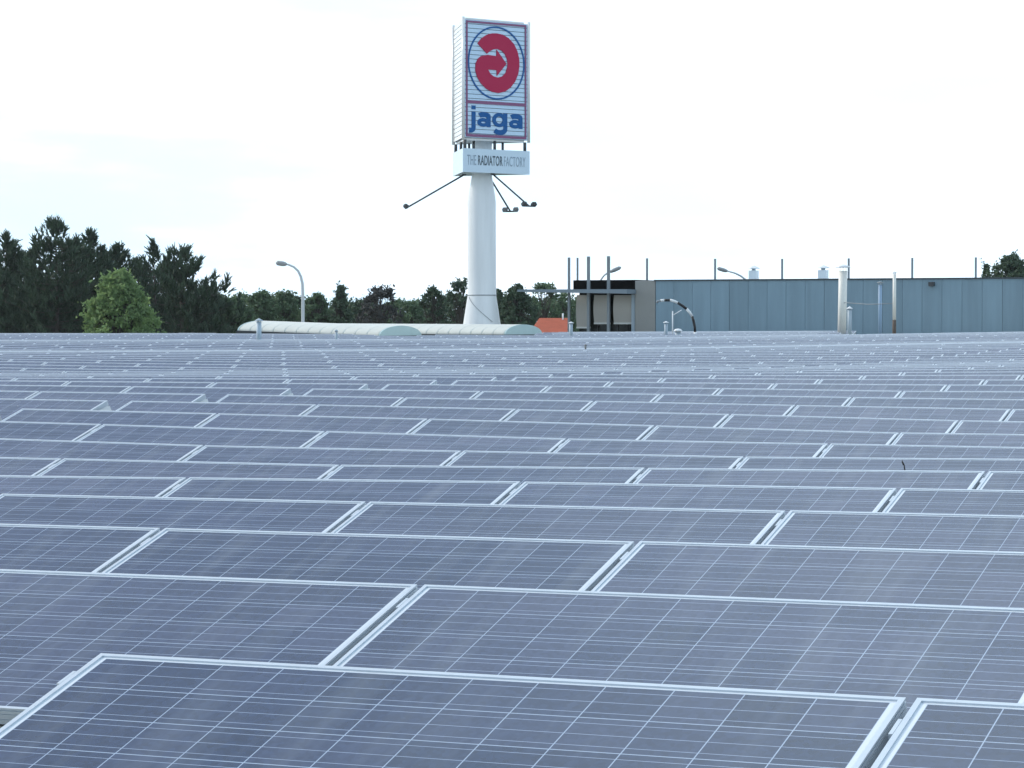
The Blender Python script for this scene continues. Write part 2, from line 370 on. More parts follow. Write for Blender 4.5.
for m in sorted(single, key=lambda m: (m[0], m[1])):
    r, k = m[0], m[1]
    row = sorted(byrow[r], key=lambda q: q[1]); i = row.index(m)
    ro = rowrank[r]; rtxt = 'front row' if ro == 1 else '%s row from the front' % ordinal(ro)
    if len(row) == 2: pos = ('left of the two in view', 'right of the two in view')[i]
    elif i == 0: pos = 'leftmost in view'
    elif i == len(row) - 1: pos = 'rightmost in view'
    else: pos = '%s from the left' % ordinal(i + 1)
    o = bpy.data.objects.new('solar_panel', None); col.objects.link(o); o.empty_display_size = .3
    o.matrix_world = place(m)
    tag(o, 'blue silver-framed solar panel in the %s, %s' % (rtxt, pos), 'solar panel', 'solar panels in rows on the factory roof')
    link('frame', mesh_fr, o); link('cell_sheet', mesh_sh, o)
    link('support_bracket', mesh_s0, o); link('support_bracket', mesh_se if k == -8 else mesh_s1, o)
    if r <= 8: link('clamp', mesh_cl, o)
    if r <= 12: link('back_sheet', mesh_bk, o)
ff = MB()
for m in rest:
    M = place(m)
    for src, mi in ((FRm, 0), (SHm, 1), (SUE if m[1] == -8 else SU1, 2)):
        off = len(ff.v); ff.v += [tuple(M @ Vector(v)) for v in src.v]; ff.f += [tuple(q + off for q in f) for f in src.f]
        ff.mi += [mi] * len(src.f); ff.uv += src.uv; ff.sm += src.sm
tag(ff.build('solar_panel_field', [ALU, CELLS, GALV]), 'far rows of small blue solar panels near the roof edge before the trees', 'solar panels', None, 'stuff')

# ------------------------------------------------------------------ barrel rooflights
VB = mat('ribbed_translucent_rooflight', (.58, .59, .54), .45, noise=.06, nscale=1.5)
VE = mat('pale_green_rooflight_end', (.46, .60, .60), .4, noise=.05, nscale=2)
KERB = mat('dark_kerb', (.05, .055, .06), .7)
def rooflight(px, py0, py1, Z, length, rise_far, label):
    o = thing('rooflight', label, 'skylight', (0, 0, 0), -TH, 'barrel rooflights at the far roof edge')
    c = at(px, py0, Z); o.location = c
    W2 = 2.02; H = (py0 - py1) / F * Z
    arc = [(W2 * math.cos(t), H * math.sin(t)) for t in [math.pi * k / 24 for k in range(25)]]
    b = MB(); nrib = int(length / .55)
    for i in range(nrib):                                   # moulded bays, each a touch lower at its joint
        xs = [-(i + f_) * length / nrib for f_ in (0, .08, .92, 1)]; ds = (.975, 1, 1, .975)
        for q in range(3):
            for (y0, z0), (y1, z1) in zip(arc, arc[1:]):
                za, zb = -xs[q] / length * rise_far, -xs[q + 1] / length * rise_far
                b.face([(xs[q], y0 * ds[q], z0 * ds[q] + za), (xs[q], y1 * ds[q], z1 * ds[q] + za), (xs[q + 1], y1 * ds[q + 1], z1 * ds[q + 1] + zb), (xs[q + 1], y0 * ds[q + 1], z0 * ds[q + 1] + zb)], smooth=True)
    b.build('vault', VB, o)
    e = MB(); Mx = Matrix(((0, 0, 1, .004), (1, 0, 0, 0), (0, 1, 0, 0), (0, 0, 0, 1)))
    e.prism([arc], Mx, .05); e.build('end_cap', VE, o); e = MB()
    Mx = Matrix(((0, 0, 1, -length - .055), (1, 0, 0, 0), (0, 1, 0, rise_far), (0, 0, 0, 1))); e.prism([arc], Mx, .05); e.build('end_cap', VE, o)
    k = MB(); i0 = [(.10, 0), (-length - .1, rise_far)]
    for y in (-W2 - .03, W2 + .03):
        k.face([(.1, y, 0), (-length - .1, y, rise_far), (-length - .1, y, rise_far - 1.2), (.1, y, -1.2)])
    for x, z in i0: k.face([(x, -W2 - .03, z), (x, W2 + .03, z), (x, W2 + .03, z - 1.2), (x, -W2 - .03, z - 1.2)])
    k.face([(.1, -W2 - .03, -.002), (.1, W2 + .03, -.002), (-length - .1, W2 + .03, rise_far - .002), (-length - .1, -W2 - .03, rise_far - .002)])
    k.build('kerb', KERB, o); return o
rooflight(400, 335.6, 325.6, VA_Z, 7.0, .22, 'long cream barrel rooflight left of the sign pole, its pale end cap facing front')
rooflight(523, 334.4, 324.4, VA_Z + 3, 10.5, .05, 'long cream barrel rooflight below the sign pole, ending beside the orange roof')

# ------------------------------------------------------------------ three-sided sign tower
SZ = 150.0
FACE = mat('pale_blue_sign_slats', (.50, .66, .82), .22, noise=.05, nscale=.8)
SIDE = mat('white_sign_frame', (.76, .77, .77), .22, noise=.04, nscale=.8)
CRIM = mat('crimson_sign_paint', (.42, .020, .075), .5, spec=.2); PURP = mat('plum_sign_border', (.20, .055, .15), .22)
BLUE = mat('blue_sign_paint', (.012, .10, .30), .5, spec=.2); INK = mat('grey_lettering', (.26, .34, .42), .4); INK2 = mat('dark_lettering', (.09, .12, .15), .5, spec=.2)
SA = R(38); SWD = 4.6
A0 = at(463, 322, SZ); A0.z = 0
cen = A0 + Vector((math.cos(SA), math.sin(SA), 0)) * (SWD / 2) + Vector((-math.sin(SA), math.cos(SA), 0)) * (SWD / (2 * math.sqrt(3)))
sign = thing('sign_tower', 'tall white sign tower with three-sided illuminated head, red spiral emblem and blue lettering', 'sign', (cen.x, cen.y, 0))
HZ = lambda py: EYE - (py - HOR) / F * (SZ + 1.4)
pz = lambda py: EYE - (py - HOR) / F * cen.y
pw = lambda px: px / F * cen.y / 2 * 1.04
pole = MB().lathe([(pw(52), 0), (pw(36), pz(324)), (pw(27.6), pz(296)), (pw(27.3), pz(262)), (pw(27), pz(202)), (pw(25.5), pz(196)), (pw(19.5), pz(176)), (pw(19.5), HZ(30))], n=48)
pole.build('pole', streaks(mat('weathered_white_pole', (.74, .77, .79), .4), (.74, .77, .79), 1.6, .12, .10), sign)
MB().lathe([(pw(28.3), pz(295.6)), (pw(28.3), pz(294.8))], n=48).build('flange_ring', GREYM, sign)
cb = MB(); q = []
for k in range(14):
    f_ = k / 13; y = 297 + (322 - 297) * f_; rr = pw(27.8 + (36 - 27.6) * (y - 296) / 28) + .015; t = R(-150 + 95 * f_)
    q.append((rr * math.cos(t), rr * math.sin(t), pz(y)))
cb.tube(q, .014, 6).build('cable', GREYM, sign)
def faceM(i):
    """local x across a face (left to right seen from outside), y up, z outwards; origin at the face's lower middle"""
    a = SA + i * 2 * math.pi / 3
    x = Vector((math.cos(a), math.sin(a), 0)); z = Vector((math.sin(a), -math.cos(a), 0)); ap = SWD / (2 * math.sqrt(3))
    M = Matrix((x, Vector((0, 0, 1)), z)).transposed().to_4x4(); M.translation = z * ap; return M
ZB, ZT = HZ(141.5), HZ(20.5); HH = ZT - ZB
tri = [(SWD / math.sqrt(3) * math.cos(SA - math.pi / 2 + math.pi / 3 + k * 2 * math.pi / 3), SWD / math.sqrt(3) * math.sin(SA - math.pi / 2 + math.pi / 3 + k * 2 * math.pi / 3)) for k in range(3)]
tri_in = [(x * .965, y * .965) for x, y in tri]
MB().prism([[(x * .88, y * .88) for x, y in tri]], Matrix.Translation((0, 0, ZB)), HH).build('sign_box', SIDE, sign)
LB, LT = HZ(173.5), HZ(150)
MB().prism([tri], Matrix.Translation((0, 0, LB)), LT - LB).build('lower_sign_box', FACE if False else mat('pale_lower_panel', (.56, .68, .78), .22), sign)
s_ = MB()
for x, y in tri_in:
    s_.tube([(x * .93, y * .93, LT - .02), (x * .93, y * .93, ZB + .02)], .09, 8); s_.tube([(x * .45, y * .45, LT - .02), (x * .45, y * .45, ZB + .02)], .07, 8)
for i in range(3):
    x, y = (tri_in[i][0] + tri_in[i - 1][0]) / 2, (tri_in[i][1] + tri_in[i - 1][1]) / 2
    s_.tube([(x * .9, y * .9, LT - .02), (x * .9, y * .9, ZB + .02)], .08, 8)
s_.build('strut', DARKM, sign)
for x, y in tri_in: MB().tube([(x * 1.015, y * 1.015, ZB), (x * 1.015, y * 1.015, ZT + .02)], .085, 12).build('corner_post', SIDE, sign)

def ribbon(pts, hw):
    """outline of a thick stroke along pts"""
    P = [Vector(p) for p in pts]; l, r_ = [], []
    for k, p in enumerate(P):
        d = (P[min(k + 1, len(P) - 1)] - P[max(k - 1, 0)]).normalized(); n_ = Vector((-d.y, d.x)); l.append(tuple(p + n_ * hw)); r_.append(tuple(p - n_ * hw))
    return r_ + l[::-1]
def earc(cx, cy, rx, ry, a0, a1, n_=18): return [(cx + rx * math.cos(R(a0 + (a1 - a0) * k / n_)), cy + ry * math.sin(R(a0 + (a1 - a0) * k / n_))) for k in range(n_ + 1)]
# emblem outline, drawn in units of the ring's radius
EM = lambda x, y: ((x - 428) / 236, (460 - y) / 308)
outer = [(268, 303), (300, 258), (345, 224), (390, 208), (430, 205), (480, 212), (530, 238), (575, 285), (605, 345), (620, 410), (622, 470), (612, 540), (585, 610), (545, 664), (500, 700), (445, 716), (390, 710), (340, 685),
         (295, 642), (264, 590), (250, 535), (252, 480), (270, 435), (300, 408), (352, 395)]
arrow = [(426, 400), (428, 345), (512, 460), (430, 570), (428, 521), (357, 521)]
inner = [(375, 556), (405, 577), (440, 584), (475, 572), (505, 538), (519, 490), (521, 462), (516, 420), (498, 378), (470, 350), (435, 338), (400, 345), (370, 363), (347, 386)]
emblem = [EM(*p) for p in outer + arrow + inner]
def letter_a(m, M, x, y, w_, h, t, k0):
    hw = t / 2
    m.prism([ribbon(earc(x + w_ * .50, y + h - .28 * h, w_ * .5 - hw, .28 * h - hw, 165, 0, 16) + [(x + w_ - hw, y)], hw)], M @ Matrix.Translation((0, 0, k0)), .02)
    ring = earc(x + w_ * .44, y + .30 * h, w_ * .44, .30 * h, 0, 360, 28)[:-1]; hole = earc(x + w_ * .44, y + .30 * h, w_ * .44 - t * .9, .30 * h - t * .72, 0, -360, 28)[:-1]
    m.prism([ring, hole], M @ Matrix.Translation((0, 0, k0 + .003)), .02)
for i in range(3):
    M = faceM(i); y0, y1 = ZB + .12, ZT - .10; hw = SWD / 2 - .12
    sl_ = MB(); n_ = 27; ph = (y1 - y0) / n_
    for j in range(n_):
        sl_.box((0, y0 + ph * (j + .5), -.055), (hw, ph / 2 - .017, .02), 0, M @ Matrix.Translation((0, 0, 0)))
    sl_.box((0, (y0 + y1) / 2, -.10), (hw, (y1 - y0) / 2, .015), 1, M)  # grey backing shows as thin lines between the slats
    sl_.build('sign_face', [FACE if i == 0 else SIDE, mat('grey_slat_backing', (.16, .21, .26), .6)], sign)  # other faces whiter than the front: sun glare put into the slat colour
    if i: continue
    bd = MB(); b = .055
    yd = ZB + (141.5 - 103.8) / (141.5 - 20.5) * HH
    for x in (-1, 1): bd.box((x * (hw - .16), (y0 + y1) / 2, -.015), (b, (y1 - y0) / 2 - .06, .012), 0, M)
    for y, bb in ((y0 + .13, .075), (y1 - .12, b), (yd, .085)): bd.box((0, y, -.012), (hw - .16 - b - .002, bb, .012), 0, M)
    bd.build('border', PURP, sign)
    cy = ZB + (141.5 - 63.7) / (141.5 - 20.5) * HH; RR = 1.95
    rg = MB(); rg.prism([earc(0, cy, RR, RR * 1.02, 0, 360, 72)[:-1], earc(0, cy, RR - .085, RR * 1.02 - .085, 0, -360, 72)[:-1]], M @ Matrix.Translation((0, 0, -.03)), .03)
    rg.build('emblem_ring', BLUE, sign)
    em = MB(); em.prism([[(x * RR * .985, cy + y * RR) for x, y in emblem]], M @ Matrix.Translation((0, 0, -.03)), .04); em.build('spiral_emblem', CRIM, sign)
    # lettering
    tx = MB(); sc_ = SWD * .0127; X = lambda q_: (q_ - 428) / 66.0 / 8.53 * SWD * 1.0; base = ZB + .74; xh = .80; t = .27
    jx = X(237)
    tx.prism([ribbon([(jx, base + xh)] + earc(jx - .20, base - .08, .20, .13, 0, -90, 8) + [(jx - .30, base - .21)], t / 2)], M @ Matrix.Translation((0, 0, -.03)), .02)
    tx.prism([[(jx - t / 2, base + xh + .12), (jx + t / 2, base + xh + .12), (jx + t / 2, base + xh + .33), (jx - t / 2, base + xh + .33)]], M @ Matrix.Translation((0, 0, -.03)), .02)
    letter_a(tx, M, X(268), base, X(380) - X(268), xh, t, -.03)
    gx, gw = X(393), X(520) - X(393)
    ring = earc(gx + gw * .46, base + xh * .52, gw * .46, xh * .48, 0, 360, 30)[:-1]; hole = earc(gx + gw * .46, base + xh * .52, gw * .46 - t * .92, xh * .48 - t * .72, 0, -360, 30)[:-1]
    tx.prism([ring, hole], M @ Matrix.Translation((0, 0, -.027)), .02)
    tx.prism([ribbon([(gx + gw - t / 2, base + xh)] + earc(gx + gw * .5, base - .07, gw * .5 - t / 2, .19, 0, -155, 14), t / 2)], M @ Matrix.Translation((0, 0, -.03)), .02)
    letter_a(tx, M, X(537), base, X(650) - X(537), xh, t, -.03)
    tx.build('word_lettering', BLUE, sign)
    for word, xa, xb, mm, off in (('THE', 182, 256, INK, .0), ('RADIATOR', 272, 478, INK2, .012), ('FACTORY', 490, 672, INK, .0)):
        cu = bpy.data.curves.new('lettering', 'FONT'); cu.body = word; cu.size = 1; cu.extrude = .004; cu.offset = off; cu.space_character = 1.06
        to = bpy.data.objects.new('lettering', cu); col.objects.link(to); bpy.context.view_layer.update()
        me = bpy.data.meshes.new_from_object(to.evaluated_get(bpy.context.evaluated_depsgraph_get())); bpy.data.objects.remove(to)
        xs = [v.co.x for v in me.vertices]; ys = [v.co.y for v in me.vertices]
        xa_, xb_ = X(xa), X(xb); yy0, yy1 = LB + .40, LB + .94
        for v in me.vertices:
            v.co = M @ Vector((xa_ + (v.co.x - min(xs)) / (max(xs) - min(xs)) * (xb_ - xa_), yy0 + (v.co.y - min(ys)) / (max(ys) - min(ys)) * (yy1 - yy0), .008 + v.co.z))
        me.materials.clear(); me.materials.append(mm); link('small_lettering', me, sign)
for i in range(3):
    M = faceM(i)
    # floodlight arm
    z = Vector((M[0][2], M[1][2], 0)); xx = Vector((M[0][0], M[1][0], 0)); ap = SWD / (2 * math.sqrt(3))
    p0 = z * (ap - .35) + Vector((0, 0, LB - .03)); p1 = z * (ap + 2.85) + Vector((0, 0, LB - 1.88))
    am = MB(); am.tube([p0, p1], .048, 8); am.tube([p1 - xx * .42, p1 + xx * .42], .045, 8); am.box(tuple(p0), (.12, .12, .03))
    arm = am.build('floodlight_arm', DARKM, sign)
    for sg in (-1, 1):
        c = p1 + xx * sg * .33 + Vector((0, 0, .10)); fl = MB()
        Mf = Matrix.Translation(c) @ Matrix((xx, z, Vector((0, 0, 1)))).transposed().to_4x4() @ Matrix.Rotation(R(35), 4, 'X')
        fl.box((0, 0, 0), (.13, .10, .09), 0, Mf); fl.box((0, -.112, 0), (.115, .011, .075), 1, Mf); fl.box((0, .12, .02), (.08, .02, .05), 0, Mf)
        fl.build('floodlight', [DARKM, GREYM], arm)

# ------------------------------------------------------------------ workshop building on the right
BZ = 150.0
B0 = at(655, 322, BZ); B0.z = 0
def onwall(px, py=None, back=0.0):
    """point on the facade plane (parallel to the panel rows), 'back' metres behind it"""
    q = B0 + NV * back; t = (px - 512) / F; d = (t * q.y - q.x) / (U.x - t * U.y); p = q + U * d
    return (d, (EYE - (py - HOR) / F * p.y) if py is not None else p)
bld = thing('workshop_building', 'flat-roofed workshop clad in blue-grey metal sheets behind the panels', 'building', tuple(B0), -TH)
CLAD = streaks(mat('blue_grey_cladding', (.205, .305, .372), .5), (.205, .305, .372), 2.2, .16, .13, 1.06); TAN = mat('taupe_rendered_wall', (.30, .30, .285), .8, noise=.08, nscale=.6)
BLIND = mat('taupe_sunscreen_fabric', (.50, .475, .43), .9, noise=.04, nscale=.5); GLASS = mat('dark_window_glass', (.010, .014, .012), .12, spec=.3)
TRIM = mat('dark_roof_trim', (.05, .065, .075), .5); LTRIM = mat('light_blue_steel', (.36, .44, .50), .5)
zt = onwall(700, 280)[1]; dR = 34.0
d655 = 0.0; d635 = onwall(635, 300)[0]; d569 = onwall(569, 300)[0]
def wall_box(m, d0, d1, y0, y1, z0, z1, mi=0): m.box(((d0 + d1) / 2, (y0 + y1) / 2, (z0 + z1) / 2), ((d1 - d0) / 2, (y1 - y0) / 2, (z1 - z0) / 2), mi)
cw = MB(); wall_box(cw, .004, dR, .08, 20, 0, zt - .02)
pitch = 1.06; k = 0
while .03 + pitch * (k + 1) < dR:                       # standing sheets with open joints between them
    wall_box(cw, .03 + pitch * k + .007, .03 + pitch * (k + 1) - .007, 0, .05, .3, zt - .05); k += 1
cw.build('cladding', CLAD, bld)
cp = MB(); wall_box(cp, -.05, dR + .05, -.06, .30, zt - .045, zt + .03); cp.build('parapet_trim', TRIM, bld)
wall_box(q := MB(), d635, 0, .02, 20, 0, zt - .01); q.build('rendered_wall', TAN, bld)
fb = MB(); wall_box(fb, d569 + .1, d635 - .004, .35, 20, onwall(600, 289.3)[1], zt + .04); fb.build('fascia_band', mat('black_fascia', (.006, .006, .006), .9, spec=.1), bld)
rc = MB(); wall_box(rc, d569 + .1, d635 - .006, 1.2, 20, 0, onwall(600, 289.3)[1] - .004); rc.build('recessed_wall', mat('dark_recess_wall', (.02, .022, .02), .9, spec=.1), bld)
gl = MB(); wall_box(gl, d569 + .35, d635 - .25, 1.12, 1.19, 1.0, onwall(600, 295)[1]); gl.build('window', GLASS, bld)
fm = MB()
for px in (580, 590, 600, 610, 620): wall_box(fm, onwall(px, 0)[0] - .03, onwall(px, 0)[0] + .03, 1.05, 1.118, 1.0, onwall(600, 295)[1])
fm.build('window_frame', DARKM, bld)
# canopy: a thin blade running out to the left past the end of the building
cy_ = onwall(600, 291.5)[1]; dl = onwall(527, 291)[0]
cn = MB()
for (za, zb, dd) in ((cy_ - .14, cy_ + .10, 0),):
    a_, b2 = dl, d635 + .05
    cn.prism([[(a_, cy_ - .01), (b2, za), (b2, zb), (a_, cy_ + .12)]], Matrix(((1, 0, 0, 0), (0, 0, -1, .34), (0, 1, 0, 0), (0, 0, 0, 1))), 1.64)
cn.build('canopy', mat('slate_blue_canopy', (.19, .24, .28), .5), bld)
for px, ty, y_, wd in ((569, 257.5, -.55, .06), (577.5, 257.8, 3.2, .045), (588.5, 256.5, -.55, .072), (608.5, 256.2, -.55, .072)):
    d = onwall(px, 0, y_)[0]; top = onwall(px, ty, y_)[1]
    MB().box((d, y_, top / 2 if y_ < 0 else (top + zt - .1) / 2), (wd, wd, top / 2 if y_ < 0 else (top - zt + .1) / 2)).build('canopy_post', GREYM, bld)
for (xa, xb, yb) in ((573.5, 587, 327), (591, 607, 322.8), (610.8, 630, 322.8)):
    m = MB(); da, db = onwall(xa, 0)[0], onwall(xb, 0)[0]; z1_, z0_ = onwall(xa, 295)[1], onwall(xa, yb)[1]
    for k in range(10):
        f0, f1 = k / 10, (k + 1) / 10; bulge = lambda f_: .45 - .12 * math.sin(math.pi * f_)
        m.face([(da, bulge(f0), z1_ + (z0_ - z1_) * f0), (db, bulge(f0), z1_ + (z0_ - z1_) * f0), (db, bulge(f1), z1_ + (z0_ - z1_) * f1), (da, bulge(f1), z1_ + (z0_ - z1_) * f1)], smooth=True)
        m.face([(db, bulge(f0) + .01, z1_ + (z0_ - z1_) * f0), (da, bulge(f0) + .01, z1_ + (z0_ - z1_) * f0), (da, bulge(f1) + .01, z1_ + (z0_ - z1_) * f1), (db, bulge(f1) + .01, z1_ + (z0_ - z1_) * f1)], smooth=True)
    bl = m.build('window_blind', BLIND, bld)
    hb = MB().box(((da + db) / 2, .45, z0_ - .03), ((db - da) / 2, .05, .045)).build('hem_bar', CREAM, bl)
d = onwall(632, 0)[0]; MB().box((d, .25, (cy_ - .16) / 2), (.10, .10, (cy_ - .16) / 2)).build('corner_column', LTRIM, bld)
for px, ty in ((647, 258), (715, 258.5), (782, 258.5), (848.5, 258), (912, 257.5), (975.5, 257)):
    d = onwall(px, 0, 2)[0]; top = onwall(px, ty, 2)[1]
    MB().box((d, 2, (zt + top) / 2 - .1), (.048, .048, (top - zt) / 2 + .08)).build('roof_post', GREYM, bld)
d, z_ = onwall(932, 284); wp = MB(); wp.box((d, -.12, z_), (.14, .12, .10)); wp.box((d, -.26, z_ - .06), (.11, .03, .07)); wp.build('wall_lamp', DARKM, bld)
for px, y0, y1, hw_ in ((753.5, 280, 267, .22), (823, 279.5, 266.5, .23)):
    p = onwall(px, None, 5)[1]; zc = lambda yy: EYE - (yy - HOR) / F * p.y
    o = thing('roof_vent', 'small white square vent with peaked cap, %s on the workshop roof' % ('nearer the striped pipe' if px < 800 else 'beside the tall cream flue'), 'roof vent', (p.x, p.y, zt - .05), -TH, 'vents on the workshop roof')
    h = zc(y1) - zt + .05
    MB().box((0, 0, h * .38), (hw_, hw_, h * .38)).build('housing', WHITE, o)
    MB().tube([(0, 0, h * .76), (0, 0, h * .9)], .12, 8).build('neck', GALV, o)
    MB().lathe([(hw_ * 1.7, h * .88), (hw_ * 1.6, h * .92), (.05, h * 1.1)], n=4).build('cap', WHITE, o)

# ------------------------------------------------------------------ flues, pipes and vents standing on the hall roof
def roofz(p): return EYE + top_z(p.x, p.y) - RISE - .02
def flue(name, px, ytop, Z, dia_px, label, m, cap=None, capm=None, lean=0, cat='flue', lower=None):
    p = at(px, 322, Z); z0 = roofz(p); zt_ = EYE - (ytop - HOR) / F * Z; r_ = dia_px / F * Z / 2
    o = thing(name, label, cat, (p.x, p.y, z0)); h = zt_ - z0
    if lower:
        hl = (EYE - (lower[0] - HOR) / F * Z) - z0
        MB().tube([(0, 0, 0), (lean * hl / h, 0, hl)], r_ * 1.12, 16).build('lower_pipe', lower[1], o); MB().tube([(lean * hl / h, 0, hl), (lean, 0, h)], r_, 16).build('pipe', m, o)
    else: MB().tube([(0, 0, 0), (lean * .5, 0, h * .5), (lean, 0, h)], r_, 20).build('pipe', m, o)
    MB().lathe([(r_ * 2.2, 0), (r_ * 1.9, .05), (r_ * 1.05, .16)], n=16).build('flashing', GALV, o)
    if cap:
        k, ch, gap = cap; hr = MB()
        for a in range(3):
            t = a * 2.1 + .4; hr.tube([(lean + r_ * .8 * math.cos(t), r_ * .8 * math.sin(t), h - .05), (lean + r_ * .8 * math.cos(t), r_ * .8 * math.sin(t), h + gap + .02)], .014, 6)
        hr.build('cap_stay', GALV, o)
        MB().lathe([(r_ * k * .97, h + gap - .015), (r_ * k, h + gap + .01), (r_ * k * .45, h + gap + ch * .6), (.01, h + gap + ch)], c=(lean, 0, 0), n=20).build('rain_cap', capm or WHITE, o)
    return o
flue('chimney_flue', 841.7, 271, 126, 8.6, 'thick tall cream flue with conical rain cap in front of blue wall', CREAM, (1.85, .16, .17), WHITE, lean=.05)
flue('vent_pipe', 849.5, 309.5, 124, 4.2, 'short blue-grey vent with mushroom cap tight beside the thick cream flue', LTRIM, (1.5, .1, .04), WHITE, cat='vent pipe')
flue('vent_pipe', 880, 285, 124, 3.6, 'slim blue-grey pipe with flat cap, between the cream flue and the rusty-footed pipe', mat('blue_pipe', (.24, .36, .50), .5), (1.9, .06, .10), GREYM, cat='vent pipe')
flue('vent_pipe', 894.2, 274.5, 122, 3.4, 'slim cream pipe with dark rusty lower end against the blue wall', CREAM, (1.5, .08, .07), WHITE, cat='vent pipe', lower=(320, mat('rusty_pipe', (.10, .075, .06), .8, noise=.3, nscale=6)))
flue('vent_pipe', 666, 323.5, 120, 3.4, 'stubby pale vent pipe with cap beneath the striped curved pipe', LTRIM, (1.7, .06, .04), WHITE, cat='vent pipe')
flue('vent_pipe', 571, 323.5, 117, 3.6, 'short pale vent pipe with cap at the foot of the canopy post', LTRIM, (1.5, .06, .02), WHITE, cat='vent pipe')
flue('vent_pipe', 259, 321.5, 104, 5.0, 'blue-grey vent pipe with domed cap at the left end of the rooflights', mat('pale_blue_pipe', (.40, .50, .58), .5), (1.75, .09, .03), LTRIM, cat='vent pipe')
flue('vent_pipe', 336.3, 331.5, 100, 2.6, 'tiny pale vent on a wide foot before the left rooflight', LTRIM, (1.5, .06, .02), LTRIM, cat='vent pipe')
flue('vent_pipe', 585.5, 346, 66, 1.6, 'tiny black vent stub among the far panels below the canopied corner', DARKM, (1.6, .03, .01), DARKM, cat='vent pipe')
# stays between the flues
st = MB(); a_, b2 = at(843, 302.5, 125.9), at(894, 303.5, 122.0)
st.tube([a_, (a_ + b2) / 2 + Vector((0, 0, -.06)), b2], .016, 6); tag(st.build('stay_wire', GREYM), 'thin slack wire strung from the cream flue to the rusty-footed pipe', 'wire')
# thin white mast with a bracing rod, and a white dome
p = at(672.6, 333, 121); ms = thing('antenna_mast', 'thin white mast with a slanting rod under the striped curved pipe', 'mast', (p.x, p.y, roofz(p)))
h0 = roofz(p); zz = lambda yy: EYE - (yy - HOR) / F * 121 - h0; xx_ = lambda px: (px - 672.6) / F * 121
MB().tube([(0, 0, 0), (0, 0, zz(311))], .025, 8).build('mast', WHITE, ms); MB().tube([(0, 0, zz(315.5)), (xx_(681.5), 0, zz(310))], .02, 8).build('rod', WHITE, ms)
p = at(678, 333, 119); dm = thing('roof_dome', 'small white dome vent low on the roof under the striped pipe', 'roof vent', (p.x, p.y, roofz(p)))
hz = EYE - (328.6 - HOR) / F * 119 - roofz(p)
MB().lathe([(.19, hz - .12), (.18, hz - .07), (.12, hz - .02), (.01, hz)], n=20).build('dome', WHITE, dm); MB().tube([(0, 0, 0), (0, 0, hz - .11)], .12, 16).build('upstand', LTRIM, dm)
# striped curved pipe
BZ2 = 123
pts = [(656.8, 303), (657.6, 301.2), (660.5, 300.6), (664.2, 300.3), (669.8, 300.2), (674, 301.2), (677.6, 302.8), (682, 305.6), (686.5, 308.9), (689.6, 312.2), (692, 316.3), (693.6, 321), (694.7, 326.5), (695, 332), (695, 340)]
W3 = [at(x, y, BZ2) for x, y in pts]; bp_ = Vector((W3[-1].x, BZ2, 0)); bp_.z = roofz(bp_)
sp_ = thing('striped_pipe', 'curved gooseneck pipe banded black and white in front of the blue wall', 'pipe', tuple(bp_))
loc_ = [q_ - bp_ for q_ in W3]; loc_[-1].z = 0
BLK = mat('black_band_paint', (.012, .012, .014), .5); WHB = mat('white_band_paint', (.78, .80, .80), .5)
for a_, b2, mm in ((0, 2, GREYM), (2, 3, WHB), (3, 4, BLK), (4, 6, WHB), (6, 8, BLK), (8, 10, WHB), (10, 13, BLK), (13, 14, WHB)):
    MB().tube(loc_[a_:b2 + 1], .058 if mm is not GREYM else .05, 12).build('pipe_band', mm, sp_)
# twig
p = at(904, 470, 15.2); p.z = EYE - .80
tw = MB(); e = at(902.3, 460.3, 15.25); q0 = at(905.2, 470.2, 15.2)
tw.tube([q0, (q0 + e) / 2 + Vector((.004, 0, 0)), e], [.004, .0035, .002], 6); tw.tube([(q0 + e) / 2, (q0 + e) / 2 + Vector((-.008, 0, .02))], .003, 6)
tag(tw.build('twig', mat('dark_bark', (.02, .018, .016), .9)), 'small dark twig poking up behind a panel edge at the right', 'twig')

# ------------------------------------------------------------------ street lamps
LAMP = mat('galvanised_lamp_post', (.52, .55, .57), .5, .3); HEAD = mat('grey_lamp_head', (.30, .31, .32), .5)
def lamp(Z, path, head0, head1, label):
    P3 = [at(x, y, Z) for x, y in path]; b0 = Vector((P3[0].x, Z, 0))
    o = thing('street_lamp', label, 'street lamp', tuple(b0), 0, 'street lamps')
    pp = [Vector((0, 0, 0))] + [q_ - b0 for q_ in P3]
    MB().tube(pp, [.11] + [.085 - .045 * k / len(P3) for k in range(len(P3))], 12).build('post', LAMP, o)
    a_, b2 = at(*head0, Z) - b0, at(*head1, Z) - b0; d = (b2 - a_)
    MB().tube([a_, a_ + d * .12, a_ + d * .4, a_ + d * .85, b2], [.05, .10, .13, .12, .04], 12).build('lamp_head', HEAD, o)
    return o
lamp(140, [(303, 324), (303, 300), (302.6, 284), (301, 276.5), (298.3, 271), (294, 267), (289, 264.8), (286, 264.2)], (287, 264.4), (276, 262.8), 'grey street lamp with curved arm standing left of the sign tower')
lamp(178, [(599.5, 300), (599.8, 284), (601.2, 279), (603.8, 275.5), (607.5, 273), (611, 271.6)], (609.5, 272.2), (621, 267.2), 'street lamp peeping over the canopied corner, head turned right')
lamp(178, [(750, 300), (749.5, 288), (746.5, 280.5), (741, 276.2), (735, 273.2), (727, 271)], (727.5, 271.3), (717, 268.2), 'street lamp peeping over the blue workshop roof, head turned left')

